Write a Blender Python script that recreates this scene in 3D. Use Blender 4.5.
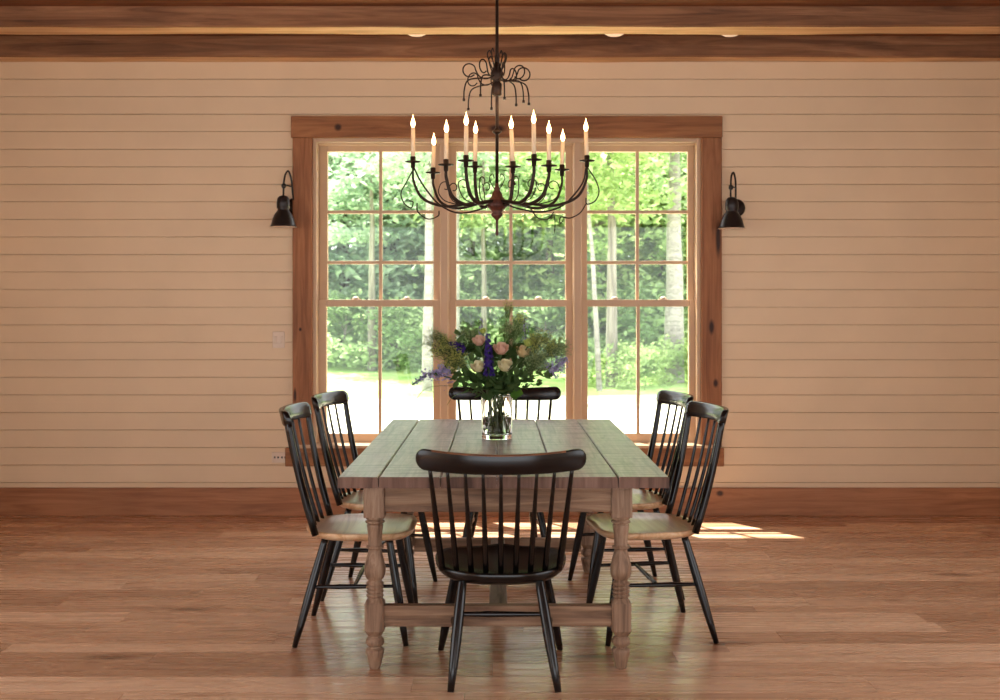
import bpy, math, random
from mathutils import Vector, Matrix, noise
PI = math.pi
C = bpy.context.scene.collection
sc = bpy.context.scene
for o in list(bpy.data.objects): bpy.data.objects.remove(o)

# ---------------------------------------------------------------- camera, sky, sun, exposure
EYE = 1.37
cam_d = bpy.data.cameras.new('camera'); cam = bpy.data.objects.new('camera', cam_d); C.objects.link(cam)
cam.location = (0, 0, EYE); cam.rotation_euler = (PI/2, 0, 0)
cam_d.sensor_width = 36; cam_d.lens = 36*1.114
cam_d.shift_x = 0.003; cam_d.shift_y = -0.041
cam_d.clip_end = 300
cam_d.dof.use_dof = True; cam_d.dof.focus_distance = 5.0; cam_d.dof.aperture_fstop = 4.5
sc.camera = cam

w = bpy.data.worlds.new('sky'); sc.world = w; w.use_nodes = True
bg = w.node_tree.nodes['Background']
bg.inputs[0].default_value = (0.93, 0.96, 1.0, 1); bg.inputs[1].default_value = 1.6

sd = bpy.data.lights.new('sun', 'SUN'); sd.energy = 9.5; sd.angle = math.radians(0.8); sd.color = (1, .95, .84)
so = bpy.data.objects.new('sun', sd); C.objects.link(so)
so.rotation_euler = Vector((0.40, -0.56, -1.30)).to_track_quat('-Z', 'Y').to_euler()

sc.view_settings.view_transform = 'Standard'; sc.view_settings.look = 'None'
sc.view_settings.gamma = 1; sc.view_settings.use_curve_mapping = False
sc.view_settings.exposure = 1.12

# ---------------------------------------------------------------- mesh helpers
class MB:
    def __init__(s): s.v = []; s.f = []; s.m = []; s.sm = []
    def add(s, vs, fs, mi=0, smooth=False):
        b = len(s.v); s.v += [tuple(p) for p in vs]
        for f in fs: s.f.append([b+i for i in f]); s.m.append(mi); s.sm.append(smooth)
    def box(s, x0, x1, y0, y1, z0, z1, mi=0, M=None):
        vs = [Vector((x, y, z)) for x in (x0, x1) for y in (y0, y1) for z in (z0, z1)]
        if M is not None: vs = [M @ p for p in vs]
        s.add(vs, [(0,1,3,2),(4,6,7,5),(0,4,5,1),(2,3,7,6),(0,2,6,4),(1,5,7,3)], mi)
        return s
    def tube(s, pts, rad, n=8, mi=0, smooth=True, flat=1.0):
        pts = [Vector(p) for p in pts]
        if not isinstance(rad, (list, tuple)): rad = [rad]*len(pts)
        T = []
        for i in range(len(pts)):
            a = pts[max(i-1, 0)]; b = pts[min(i+1, len(pts)-1)]
            d = b-a; T.append(d.normalized() if d.length > 1e-9 else Vector((0,0,1)))
        ref = Vector((0,0,1)) if abs(T[0].z) < .9 else Vector((1,0,0))
        U = (ref - T[0]*ref.dot(T[0])).normalized()
        vs = []
        for i, p in enumerate(pts):
            U = (U - T[i]*U.dot(T[i])).normalized(); V = T[i].cross(U)
            for k in range(n):
                a = 2*PI*k/n
                vs.append(p + (U*math.cos(a) + V*math.sin(a)*flat)*rad[i])
        fs = []
        for i in range(len(pts)-1):
            for k in range(n):
                k2 = (k+1) % n
                fs.append((i*n+k, i*n+k2, (i+1)*n+k2, (i+1)*n+k))
        s.add(vs, fs, mi, smooth)
        b = len(s.v)-len(vs)
        s.f.append([b+k for k in range(n)][::-1]); s.m.append(mi); s.sm.append(False)
        s.f.append([b+(len(pts)-1)*n+k for k in range(n)]); s.m.append(mi); s.sm.append(False)
        return s
    def lathe(s, prof, o=(0,0,0), n=20, mi=0, smooth=True, M=None, sq=0.0, cap=True):
        vs = []
        for r, z in prof:
            for k in range(n):
                a = 2*PI*k/n
                p = Vector((r*math.cos(a), r*math.sin(a), z))
                if M is not None: p = M @ p
                vs.append(p + Vector(o))
        fs = [(i*n+k, i*n+(k+1)%n, (i+1)*n+(k+1)%n, (i+1)*n+k) for i in range(len(prof)-1) for k in range(n)]
        s.add(vs, fs, mi, smooth)
        if cap:
            b = len(s.v)-len(vs)
            s.f.append([b+k for k in range(n)][::-1]); s.m.append(mi); s.sm.append(False)
            s.f.append([b+(len(prof)-1)*n+k for k in range(n)]); s.m.append(mi); s.sm.append(False)
        return s
    def grid(s, P, mi=0, smooth=True, closed=False):
        nr = len(P); nc = len(P[0]); vs = [p for r in P for p in r]; fs = []
        for i in range(nr-1):
            for k in range(nc if closed else nc-1):
                k2 = (k+1) % nc
                fs.append((i*nc+k, i*nc+k2, (i+1)*nc+k2, (i+1)*nc+k))
        s.add(vs, fs, mi, smooth); return s
    def build(s, name, mats, parent=None, bevel=0, loc=None, seg=2):
        me = bpy.data.meshes.new(name); me.from_pydata(s.v, [], s.f)
        if not isinstance(mats, (list, tuple)): mats = [mats]
        for m in mats: me.materials.append(m)
        me.polygons.foreach_set('material_index', s.m); me.polygons.foreach_set('use_smooth', s.sm)
        me.update()
        o = bpy.data.objects.new(name, me); C.objects.link(o)
        if parent is not None: o.parent = parent
        if loc is not None: o.location = loc
        if bevel:
            b = o.modifiers.new('bevel', 'BEVEL'); b.width = bevel; b.segments = seg; b.limit_method = 'ANGLE'; b.angle_limit = math.radians(40)
        return o

def thing(name, label, cat, loc=(0,0,0), rotz=0, group=None):
    o = bpy.data.objects.new(name, None); C.objects.link(o); o.empty_display_size = .1
    o.location = loc; o.rotation_euler = (0, 0, rotz); o['label'] = label; o['category'] = cat
    if group: o['group'] = group
    return o
def tag(o, label, cat, group=None):
    o['label'] = label; o['category'] = cat
    if group: o['group'] = group
    return o
def struct(o, label):
    o['kind'] = 'structure'; o['label'] = label; return o
def kids(o): return [c for c in bpy.data.objects if c.parent == o]
def dup(root, loc, rotz, label=None, group=None, scale=None):
    ch1 = [(c, kids(c)) for c in kids(root)]
    r = root.copy(); C.objects.link(r); r.location = loc; r.rotation_euler = (0, 0, rotz)
    if label: r['label'] = label
    if group: r['group'] = group
    if scale: r.scale = scale
    for ch, gs in ch1:
        c = ch.copy(); C.objects.link(c); c.parent = r
        for g in gs:
            d = g.copy(); C.objects.link(d); d.parent = c
    return r
def bez(pts, n=8):
    """Catmull-Rom through the points"""
    P = [Vector(p) for p in pts]; P = [2*P[0]-P[1]] + P + [2*P[-1]-P[-2]]; out = []
    for i in range(1, len(P)-2):
        for k in range(n):
            t = k/n; a, b, c, d = P[i-1:i+3]
            out.append(.5*((2*b)+(c-a)*t+(2*a-5*b+4*c-d)*t*t+(3*b-a-3*c+d)*t**3))
    out.append(P[-2]); return out

# ---------------------------------------------------------------- materials
def srgb(r, g, b):
    f = lambda c: c/12.92 if c <= .04045 else ((c+.055)/1.055)**2.4
    return (f(r/255), f(g/255), f(b/255), 1)
def newmat(name):
    m = bpy.data.materials.new(name); m.use_nodes = True
    return m, m.node_tree, m.node_tree.nodes['Principled BSDF']
def N(nt, t, **kw):
    n = nt.nodes.new(t)
    for k, v in kw.items(): setattr(n, k, v)
    return n
def ramp(nt, stops):
    r = N(nt, 'ShaderNodeValToRGB'); e = r.color_ramp.elements
    while len(e) < len(stops): e.new(.5)
    for q, (p, c) in zip(e, stops): q.position = p; q.color = c
    return r
def coords(nt, scale=(1,1,1), rot=(0,0,0), rnd=True):
    tc = N(nt, 'ShaderNodeTexCoord'); mp = N(nt, 'ShaderNodeMapping')
    mp.inputs['Scale'].default_value = scale; mp.inputs['Rotation'].default_value = rot
    nt.links.new(tc.outputs['Object'], mp.inputs[0])
    return mp.outputs[0], tc
def plain(name, col, rough=.5, metal=0, spec=.5, var=.12, nscale=12, coat=0):
    m, nt, b = newmat(name); v, _ = coords(nt)
    n = N(nt, 'ShaderNodeTexNoise'); n.inputs['Scale'].default_value = nscale; n.inputs['Detail'].default_value = 4
    nt.links.new(v, n.inputs['Vector'])
    d = tuple(c*(1-var) for c in col[:3])+(1,); l = tuple(min(1, c*(1+var)) for c in col[:3])+(1,)
    r = ramp(nt, [(.3, d), (.7, l)]); nt.links.new(n.outputs['Fac'], r.inputs[0]); nt.links.new(r.outputs[0], b.inputs['Base Color'])
    b.inputs['Roughness'].default_value = rough; b.inputs['Metallic'].default_value = metal
    b.inputs['Specular IOR Level'].default_value = spec; b.inputs['Coat Weight'].default_value = coat
    return m
def wood(name, dark, mid, light, axis='X', s=1.0, rough=.5, bump=.15, knots=None, spec=.4, knot_amt=0.0):
    """grain stretched along one object axis, optional knots at given object-space points"""
    m, nt, b = newmat(name); L = nt.links.new
    sc_ = {'X': (.9, 14, 14), 'Y': (14, .9, 14), 'Z': (14, 14, .9)}[axis]
    v, tc = coords(nt, tuple(q*s for q in sc_))
    oi = N(nt, 'ShaderNodeObjectInfo'); ad = N(nt, 'ShaderNodeVectorMath', operation='ADD'); mu = N(nt, 'ShaderNodeMath', operation='MULTIPLY')
    mu.inputs[1].default_value = 37.0; L(oi.outputs['Random'], mu.inputs[0]); L(v, ad.inputs[0]); L(mu.outputs[0], ad.inputs[1])
    n = N(nt, 'ShaderNodeTexNoise'); n.inputs['Scale'].default_value = 2.2; n.inputs['Detail'].default_value = 7; n.inputs['Roughness'].default_value = .62; n.inputs['Distortion'].default_value = .9
    L(ad.outputs[0], n.inputs['Vector'])
    r = ramp(nt, [(.30, dark), (.5, mid), (.72, light)]); L(n.outputs['Fac'], r.inputs[0])
    n2 = N(nt, 'ShaderNodeTexNoise'); n2.inputs['Scale'].default_value = 1.3; n2.inputs['Detail'].default_value = 2
    L(tc.outputs['Object'], n2.inputs['Vector'])
    mx = N(nt, 'ShaderNodeMixRGB', blend_type='MULTIPLY'); mx.inputs[0].default_value = .6
    r2 = ramp(nt, [(.35, (.62,.60,.58,1)), (.65, (1,1,1,1))]); L(n2.outputs['Fac'], r2.inputs[0])
    L(r.outputs[0], mx.inputs[1]); L(r2.outputs[0], mx.inputs[2])
    col = mx.outputs[0]
    if knot_amt:
        vo = N(nt, 'ShaderNodeTexVoronoi'); vo.inputs['Scale'].default_value = 1.0
        kk = {'X': (1.6, 4, 4), 'Y': (4, 1.6, 4), 'Z': (4, 4, 1.6)}[axis]
        v2, _ = coords(nt, kk); L(v2, vo.inputs['Vector'])
        rk = ramp(nt, [(.0, (.12,.06,.035,1)), (.07*knot_amt, (.25,.14,.08,1)), (.13*knot_amt, (1,1,1,1))]); L(vo.outputs['Distance'], rk.inputs[0])
        m2 = N(nt, 'ShaderNodeMixRGB', blend_type='MULTIPLY'); m2.inputs[0].default_value = .85
        L(col, m2.inputs[1]); L(rk.outputs[0], m2.inputs[2]); col = m2.outputs[0]
    for (kx, ky, kz, kr, kh) in (knots or []):
        sb = N(nt, 'ShaderNodeVectorMath', operation='SUBTRACT'); sb.inputs[1].default_value = (kx, ky, kz)
        ml = N(nt, 'ShaderNodeVectorMath', operation='MULTIPLY'); ml.inputs[1].default_value = (1/kr, 0, 1/kh)
        ln = N(nt, 'ShaderNodeVectorMath', operation='LENGTH')
        L(tc.outputs['Object'], sb.inputs[0]); L(sb.outputs[0], ml.inputs[0]); L(ml.outputs[0], ln.inputs[0])
        rk = ramp(nt, [(.0, (.05,.03,.02,1)), (.45, (.08,.04,.03,1)), (1.0, (1,1,1,1))]); L(ln.outputs['Value'], rk.inputs[0])
        m2 = N(nt, 'ShaderNodeMixRGB', blend_type='MULTIPLY'); m2.inputs[0].default_value = .95
        L(col, m2.inputs[1]); L(rk.outputs[0], m2.inputs[2]); col = m2.outputs[0]
    L(col, b.inputs['Base Color']); b.inputs['Roughness'].default_value = rough; b.inputs['Specular IOR Level'].default_value = spec
    bp = N(nt, 'ShaderNodeBump'); bp.inputs['Strength'].default_value = bump; bp.inputs['Distance'].default_value = .01
    L(n.outputs['Fac'], bp.inputs['Height']); L(bp.outputs[0], b.inputs['Normal'])
    return m

def floor_mat():
    m, nt, b = newmat('oak floorboards'); L = nt.links.new
    tc = N(nt, 'ShaderNodeTexCoord')
    at = N(nt, 'ShaderNodeAttribute'); at.attribute_name = 'tone'
    br = ramp(nt, [(0, srgb(176,132,102)), (.35, srgb(200,156,124)), (.7, srgb(214,172,140)), (1, srgb(232,194,162))]); L(at.outputs['Fac'], br.inputs[0])
    mu = N(nt, 'ShaderNodeMath', operation='MULTIPLY'); mu.inputs[1].default_value = 53; L(at.outputs['Fac'], mu.inputs[0])
    ad = N(nt, 'ShaderNodeVectorMath', operation='ADD'); L(tc.outputs['Object'], ad.inputs[0]); L(mu.outputs[0], ad.inputs[1])
    mp = N(nt, 'ShaderNodeMapping'); mp.inputs['Scale'].default_value = (.8, 11, 1); L(ad.outputs[0], mp.inputs[0])
    n = N(nt, 'ShaderNodeTexNoise'); n.inputs['Scale'].default_value = 2; n.inputs['Detail'].default_value = 7; n.inputs['Distortion'].default_value = 1.0
    L(mp.outputs[0], n.inputs['Vector'])
    r = ramp(nt, [(.3, (.62,.52,.46,1)), (.5, (.95,.92,.9,1)), (.72, (1.0,1.0,1.0,1))]); L(n.outputs['Fac'], r.inputs[0])
    mx = N(nt, 'ShaderNodeMixRGB', blend_type='MULTIPLY'); mx.inputs[0].default_value = .85; L(br.outputs[0], mx.inputs[1]); L(r.outputs[0], mx.inputs[2])
    vo = N(nt, 'ShaderNodeTexVoronoi'); mk = N(nt, 'ShaderNodeMapping'); mk.inputs['Scale'].default_value = (.9, 3.4, 1); L(tc.outputs['Object'], mk.inputs[0]); L(mk.outputs[0], vo.inputs['Vector']); vo.inputs['Scale'].default_value = 1
    rk = ramp(nt, [(0, (.20,.12,.09,1)), (.06, (.4,.28,.22,1)), (.14, (1,1,1,1))]); L(vo.outputs['Distance'], rk.inputs[0])
    m2 = N(nt, 'ShaderNodeMixRGB', blend_type='MULTIPLY'); m2.inputs[0].default_value = .9; L(mx.outputs[0], m2.inputs[1]); L(rk.outputs[0], m2.inputs[2])
    L(m2.outputs[0], b.inputs['Base Color'])
    n3 = N(nt, 'ShaderNodeTexNoise'); n3.inputs['Scale'].default_value = 3; L(mp.outputs[0], n3.inputs['Vector'])
    rr = ramp(nt, [(.3, (.20,)*3+(1,)), (.7, (.34,)*3+(1,))]); L(n3.outputs['Fac'], rr.inputs[0]); L(rr.outputs[0], b.inputs['Roughness']); b.inputs['Specular IOR Level'].default_value = .75
    bp = N(nt, 'ShaderNodeBump'); bp.inputs['Strength'].default_value = .035; bp.inputs['Distance'].default_value = .003
    L(n.outputs['Fac'], bp.inputs['Height']); L(bp.outputs[0], b.inputs['Normal'])
    return m

def tabletop_mat():
    m, nt, b = newmat('weathered grey planks'); L = nt.links.new
    tc = N(nt, 'ShaderNodeTexCoord')
    mp = N(nt, 'ShaderNodeMapping'); mp.inputs['Scale'].default_value = (16, 1.1, 16); L(tc.outputs['Object'], mp.inputs[0])
    n = N(nt, 'ShaderNodeTexNoise'); n.inputs['Scale'].default_value = 2; n.inputs['Detail'].default_value = 8; n.inputs['Distortion'].default_value = 1.2; n.inputs['Roughness'].default_value = .65; L(mp.outputs[0], n.inputs['Vector'])
    r = ramp(nt, [(.28, srgb(98,84,82)), (.48, srgb(156,139,138)), (.75, srgb(196,180,178))]); L(n.outputs['Fac'], r.inputs[0])
    # saw and plane marks across the boards
    mq = N(nt, 'ShaderNodeMapping'); mq.inputs['Scale'].default_value = (2.2, 17, 4); L(tc.outputs['Object'], mq.inputs[0])
    n2 = N(nt, 'ShaderNodeTexNoise'); n2.inputs['Scale'].default_value = 1.6; n2.inputs['Detail'].default_value = 5; n2.inputs['Distortion'].default_value = .6; L(mq.outputs[0], n2.inputs['Vector'])
    r2 = ramp(nt, [(.36, (.42,.38,.36,1)), (.48, (.92,.9,.88,1)), (.7, (1,1,1,1))]); L(n2.outputs['Fac'], r2.inputs[0])
    mx = N(nt, 'ShaderNodeMixRGB', blend_type='MULTIPLY'); mx.inputs[0].default_value = .92; L(r.outputs[0], mx.inputs[1]); L(r2.outputs[0], mx.inputs[2])
    L(mx.outputs[0], b.inputs['Base Color'])
    b.inputs['Roughness'].default_value = .33; b.inputs['Specular IOR Level'].default_value = .8
    bp = N(nt, 'ShaderNodeBump'); bp.inputs['Strength'].default_value = .5; bp.inputs['Distance'].default_value = .006
    L(n2.outputs['Fac'], bp.inputs['Height']); L(bp.outputs[0], b.inputs['Normal'])
    return m

def leaf_mat(name, c1, c2, trans=.45):
    m = bpy.data.materials.new(name); m.use_nodes = True; nt = m.node_tree; nt.nodes.clear(); L = nt.links.new
    out = N(nt, 'ShaderNodeOutputMaterial'); d = N(nt, 'ShaderNodeBsdfDiffuse'); t = N(nt, 'ShaderNodeBsdfTranslucent'); mx = N(nt, 'ShaderNodeMixShader')
    tc = N(nt, 'ShaderNodeTexCoord'); n = N(nt, 'ShaderNodeTexNoise'); n.inputs['Scale'].default_value = .9; n.inputs['Detail'].default_value = 5
    L(tc.outputs['Object'], n.inputs['Vector'])
    r = ramp(nt, [(.35, c1), (.65, c2)]); L(n.outputs['Fac'], r.inputs[0])
    L(r.outputs[0], d.inputs[0]); L(r.outputs[0], t.inputs[0]); mx.inputs[0].default_value = trans
    L(d.outputs[0], mx.inputs[1]); L(t.outputs[0], mx.inputs[2]); L(mx.outputs[0], out.inputs[0])
    return m

def glass_pane():
    m = bpy.data.materials.new('window glass'); m.use_nodes = True; nt = m.node_tree; nt.nodes.clear(); L = nt.links.new
    out = N(nt, 'ShaderNodeOutputMaterial'); t = N(nt, 'ShaderNodeBsdfTransparent'); g = N(nt, 'ShaderNodeBsdfGlossy'); mx = N(nt, 'ShaderNodeMixShader')
    g.inputs['Roughness'].default_value = .01; t.inputs[0].default_value = (.97,.98,.97,1)
    n = N(nt, 'ShaderNodeTexNoise'); n.inputs['Scale'].default_value = 1.5; bp = N(nt, 'ShaderNodeBump'); bp.inputs['Strength'].default_value = .05
    L(n.outputs['Fac'], bp.inputs['Height']); L(bp.outputs[0], g.inputs['Normal'])
    mx.inputs[0].default_value = .025
    L(t.outputs[0], mx.inputs[1]); L(g.outputs[0], mx.inputs[2]); L(mx.outputs[0], out.inputs[0])
    return m
def emis(name, col, st):
    m, nt, b = newmat(name)
    b.inputs['Base Color'].default_value = col; b.inputs['Emission Color'].default_value = col; b.inputs['Emission Strength'].default_value = st
    return m
def clear_glass(name, col=(1,1,1,1), ior=1.45):
    m, nt, b = newmat(name)
    b.inputs['Base Color'].default_value = col; b.inputs['Transmission Weight'].default_value = 1; b.inputs['Roughness'].default_value = .0; b.inputs['IOR'].default_value = ior
    return m

M_shiplap = plain('cream shiplap paint', srgb(230,202,166), rough=.55, var=.03, nscale=3)
KN = [(1.462, 0, 1.83, .022, .14), (1.418, 0, 1.25, .022, .06), (1.445, 0, .88, .02, .035), (-1.30, 0, 1.235, .012, .016), (-1.335, 0, .8, .012, .06)]
M_case_v = wood('casing timber upright', srgb(126,78,46), srgb(158,102,64), srgb(186,126,82), 'Z', .8, .6, .2, knots=KN)
M_case_h = wood('casing timber level', srgb(126,78,44), srgb(156,102,62), srgb(182,124,78), 'X', .8, .6, .2, knots=[(.0,0,2.56,.07,.035),(-1.05,0,2.57,.03,.03),(-.55,0,2.56,.012,.05)])
M_base = wood('baseboard pine', srgb(146,92,58), srgb(178,118,78), srgb(200,140,96), 'X', .8, .5, .1, knots=[(1.475,0,.15,.03,.025)])
M_beam = wood('hewn beam', srgb(100,64,42), srgb(146,100,68), srgb(182,132,94), 'X', .55, .75, .6, knot_amt=.8)
M_beam_bounce = wood('bounce lit beam underside', srgb(196,148,100), srgb(228,180,130), srgb(244,206,160), 'X', .5, .6, .2)  # beam wood paled: light bouncing up off the floor, put into the colour
M_ceil = wood('ceiling boards', srgb(96,52,28), srgb(122,70,38), srgb(146,88,50), 'X', .4, .7, .3)
M_sash = plain('tan window paint', srgb(200,168,136), rough=.45, var=.05, nscale=5)
M_floor = floor_mat()
M_top = tabletop_mat()
M_tleg = wood('weathered brown oak', srgb(92,68,50), srgb(146,114,90), srgb(184,154,128), 'Z', 1.2, .6, .5)
M_trail = wood('weathered rail oak', srgb(92,66,48), srgb(144,110,84), srgb(178,146,116), 'X', 1.0, .6, .4, knot_amt=.9)
M_trail_y = wood('weathered long rail oak', srgb(92,66,52), srgb(138,108,90), srgb(168,140,120), 'Y', 1.0, .6, .4)
M_black = plain('satin black chair paint', srgb(17,13,13), rough=.22, var=.3, nscale=9, spec=.45, coat=.0)
M_worn = wood('rubbed brown edge', srgb(80,50,30), srgb(136,86,52), srgb(170,112,70), 'X', 1.4, .45, .2)
M_seat = wood('natural maple seat', srgb(196,146,104), srgb(228,184,140), srgb(244,212,174), 'X', .7, .28, .06)
M_iron = plain('dark wrought iron', srgb(52,38,30), rough=.5, metal=.6, var=.3, nscale=30)
M_hub = wood('turned dark hub', srgb(52,26,18), srgb(82,42,30), srgb(110,62,46), 'Z', 1.2, .4, .1)
M_candle = plain('cream candle sleeve', srgb(248,222,184), rough=.5, var=.04)
M_flame = emis('lit flame bulb', (1, .60, .25, 1), 7)
M_glass = glass_pane()
M_lampblk = plain('black lamp enamel', srgb(36,30,30), rough=.35, metal=.2, var=.2)
M_lampwht = plain('white lamp lining', srgb(226,206,186), rough=.5, var=.03)
M_plate = plain('white wall plate', srgb(226,204,182), rough=.4, var=.02)
M_dark = plain('black slot', srgb(30,24,22), rough=.6)
M_dome = emis('milky ceiling light', srgb(255,226,196), .22)
M_vase = clear_glass('vase glass'); M_water = clear_glass('vase water', (.93,.97,.9,1), 1.33)

# ---------------------------------------------------------------- room shell
WY = 7.40      # face of the shiplap
OX0, OX1, OZ0, OZ1 = -1.225, 1.355, .455, 2.505     # rough window opening
RX = 3.7; CZ = 3.15; RB = -1.6
b = MB().box(-RX, RX, RB, WY+.2, -.12, -.004, 1)
tone = [0.5]*6; rb = random.Random(12); yy = RB
while yy < WY+.2:
    wd = rb.choice((.11, .13, .15, .17)); x = -RX - rb.uniform(0, 2)
    while x < RX:
        ln = rb.uniform(.9, 2.6); x0, x1 = max(x, -RX), min(x+ln, RX)
        if x1 > x0+.02:
            b.box(x0+.0006, x1-.0006, yy+.0009, min(yy+wd, WY+.2)-.0009, -.018, 0); tone += [rb.random()]*6
        x += ln
    yy += wd
fl = b.build('floor', [M_floor, M_dark])
at_ = fl.data.attributes.new('tone', 'FLOAT', 'FACE'); at_.data.foreach_set('value', tone)
struct(fl, 'brown hardwood floor of boards laid side to side')
b = MB()
for (x0, x1, z0, z1) in ((-RX, OX0, 0, CZ), (OX1, RX, 0, CZ), (OX0, OX1, 0, OZ0), (OX0, OX1, OZ1, CZ)):
    b.box(x0, x1, WY+.02, WY+.2, z0, z1)
P = .1165; z = 2.897 - P*25
while z < CZ:
    z0, z1 = max(z+.0015, 0), min(z+P-.0015, CZ)
    if z1 > z0+.01:
        for (x0, x1) in ((-RX, RX),):
            if z0 >= OZ1-.02 or z1 <= OZ0+.02: b.box(-RX, RX, WY, WY+.02, z0, z1)
            else:
                b.box(-RX, OX0-.02, WY, WY+.02, z0, z1); b.box(OX1+.02, RX, WY, WY+.02, z0, z1)
    z += P
struct(b.build('wall_back', M_shiplap, bevel=.0015, seg=1), 'cream shiplap wall around the windows')
for sx, nm in ((-1, 'left'), (1, 'right')):
    b = MB(); z = 2.897 - P*25
    xa, xb = sorted((sx*RX, sx*(RX+.15)))
    # side wall with a tall opening for daylight
    wy0, wy1, wz0, wz1 = 1.2, 4.2, .5, 2.5
    b.box(xa, xb, RB, wy0, 0, CZ); b.box(xa, xb, wy1, WY+.2, 0, CZ); b.box(xa, xb, wy0, wy1, 0, wz0); b.box(xa, xb, wy0, wy1, wz1, CZ)
    struct(b.build('wall_'+nm, M_shiplap), 'cream wall on the %s side of the room' % nm)
struct(MB().box(-RX-.15, -2.8, RB-.15, RB, 0, CZ).box(2.8, RX+.15, RB-.15, RB, 0, CZ).box(-2.8, 2.8, RB-.15, RB, 2.6, CZ).build('wall_front', M_shiplap), 'cream wall behind the viewer with one wide opening')
b = MB()
yy = RB
while yy < WY+.2:
    b.box(-RX-.15, RX+.15, yy, min(yy+.18, WY+.2)-.003, CZ, CZ+.03); yy += .18
b.box(-RX-.15, RX+.15, RB, WY+.2, CZ+.03, CZ+.12)
struct(b.build('ceiling', M_ceil), 'brown board ceiling')
struct(MB().box(-RX, RX, WY-.03, WY, .0, .185).build('baseboard_back', M_base, bevel=.006), 'reddish pine baseboard under the windows')

def beam(name, y0, y1, z0, z1, seed, lab):
    b = MB(); n = 90; rows = []
    for i in range(n+1):
        x = -RX + 2*RX*i/n
        q = lambda k, a=.008: (noise.noise(Vector((x*1.3, seed*7+k*3.1, 0)))*a + noise.noise(Vector((x*6, seed*7+k*3.1, 4)))*a*.35)
        ring = [(x, y0+q(1), z0+q(2)+.008), (x, y0+.012+q(1), z0+q(2)), (x, (y0+y1)/2, z0+q(3, .004)), (x, y1-.012+q(4), z0+q(5)), (x, y1+q(4), z0+q(5)+.008), (x, y1+q(6, .004), z1), (x, y0+q(7, .006), z1), (x, y0+q(8)*1.2, (z0+z1)/2)]
        rows.append(ring)
    b.grid(rows, smooth=False, closed=True)
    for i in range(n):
        for k in (1, 2, 3): b.m[i*8+k] = 1  # underside faces get the painted floor bounce
    return struct(b.build(name, [M_beam, M_beam_bounce]), lab)
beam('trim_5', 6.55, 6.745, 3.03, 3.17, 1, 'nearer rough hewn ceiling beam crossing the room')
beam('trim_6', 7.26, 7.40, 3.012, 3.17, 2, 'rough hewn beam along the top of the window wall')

# casing
struct(MB().box(-1.362, 1.49, WY-.045, WY, 2.503, 2.645).build('trim_1', M_case_h, bevel=.005), 'wide brown timber header over the windows')
struct(MB().box(-1.352, -1.222, WY-.038, WY, .46, 2.503).build('trim_2', M_case_v, bevel=.005), 'left upright brown timber casing with cracks')
struct(MB().box(1.352, 1.487, WY-.038, WY, .46, 2.503).build('trim_3', M_case_v, bevel=.005), 'right upright brown timber casing with black knots')
struct(MB().box(-1.40, 1.50, WY-.045, WY, .33, .452).build('trim_4', M_case_h, bevel=.005), 'brown timber apron under the windows')

# ---------------------------------------------------------------- windows
def window(n, fx0, fx1, gx0, gx1, lab):
    root = bpy.data.objects.new('window_%d' % n, None); C.objects.link(root); root['kind'] = 'structure'; root['label'] = lab
    z0, z1 = .455, 2.505; gz0, gz1 = .537, 2.428; mr0, mr1 = 1.388, 1.432
    f = MB()
    f.box(fx0, fx0+.022, WY, WY+.16, z0+.022, z1).box(fx1-.022, fx1, WY, WY+.16, z0+.022, z1).box(fx0+.022, fx1-.022, WY, WY+.16, z1-.03, z1).box(fx0, fx1, WY-.01, WY+.18, z0-.01, z0+.022)
    f.box(fx0+.020, fx0+.03, WY+.03, WY+.045, z0+.02, z1-.042).box(fx1-.03, fx1-.020, WY+.03, WY+.045, z0+.02, z1-.042).box(fx0+.020, fx1-.020, WY+.03, WY+.045, z1-.042, z1-.028)
    f.build('window_frame', M_sash, root, bevel=.002)
    sx0, sx1 = fx0+.024, fx1-.024; mid = (gx0+gx1)/2; t = .011
    up = MB(); y0, y1 = WY+.095, WY+.13
    up.box(sx0, gx0, y0, y1, mr0, z1-.03).box(gx1, sx1, y0, y1, mr0, z1-.03).box(gx0, gx1, y0, y1, gz1, z1-.03).box(gx0, gx1, y0, y1, mr0, mr1)
    for zz in (2.023, 1.683): up.box(gx0, gx1, y0+.004, y1-.004, zz-t, zz+t)
    up.box(mid-t, mid+t, y0+.003, y1-.003, mr1, gz1)
    u = up.build('upper_sash', M_sash, root, bevel=.003)
    MB().box(gx0, gx1, (y0+y1)/2-.002, (y0+y1)/2+.002, mr1, gz1).build('pane', M_glass, u)
    lo = MB(); y0, y1 = WY+.05, WY+.088
    lo.box(sx0, gx0, y0, y1, z0+.02, mr1).box(gx1, sx1, y0, y1, z0+.02, mr1).box(gx0, gx1, y0, y1, z0+.02, gz0).box(gx0, gx1, y0, y1, mr0-.002, mr1)
    lo.box(mid-t, mid+t, y0+.004, y1-.004, gz0, mr0)
    l = lo.build('lower_sash', M_sash, root, bevel=.003)
    MB().box(gx0, gx1, (y0+y1)/2-.002, (y0+y1)/2+.002, gz0, mr0).build('pane', M_glass, l)
    lk = MB(); 
    for xx in (gx0+(gx1-gx0)*.27, gx0+(gx1-gx0)*.75): lk.box(xx-.03, xx+.03, WY+.06, WY+.09, mr1, mr1+.006).lathe([(.022,0),(.02,.012),(.008,.018)], (xx, WY+.075, mr1+.004), 10)
    lk.build('sash_lock', M_plate, root)
window(1, -1.222, -.352, -1.14, -.427, 'left window of the three, white birch showing through it')
window(2, -.348, .533, -.273, .46, 'middle window behind the chandelier and flowers')
window(3, .537, 1.352, .607, 1.283, 'right window of the three, leafy trees showing through it')
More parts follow.
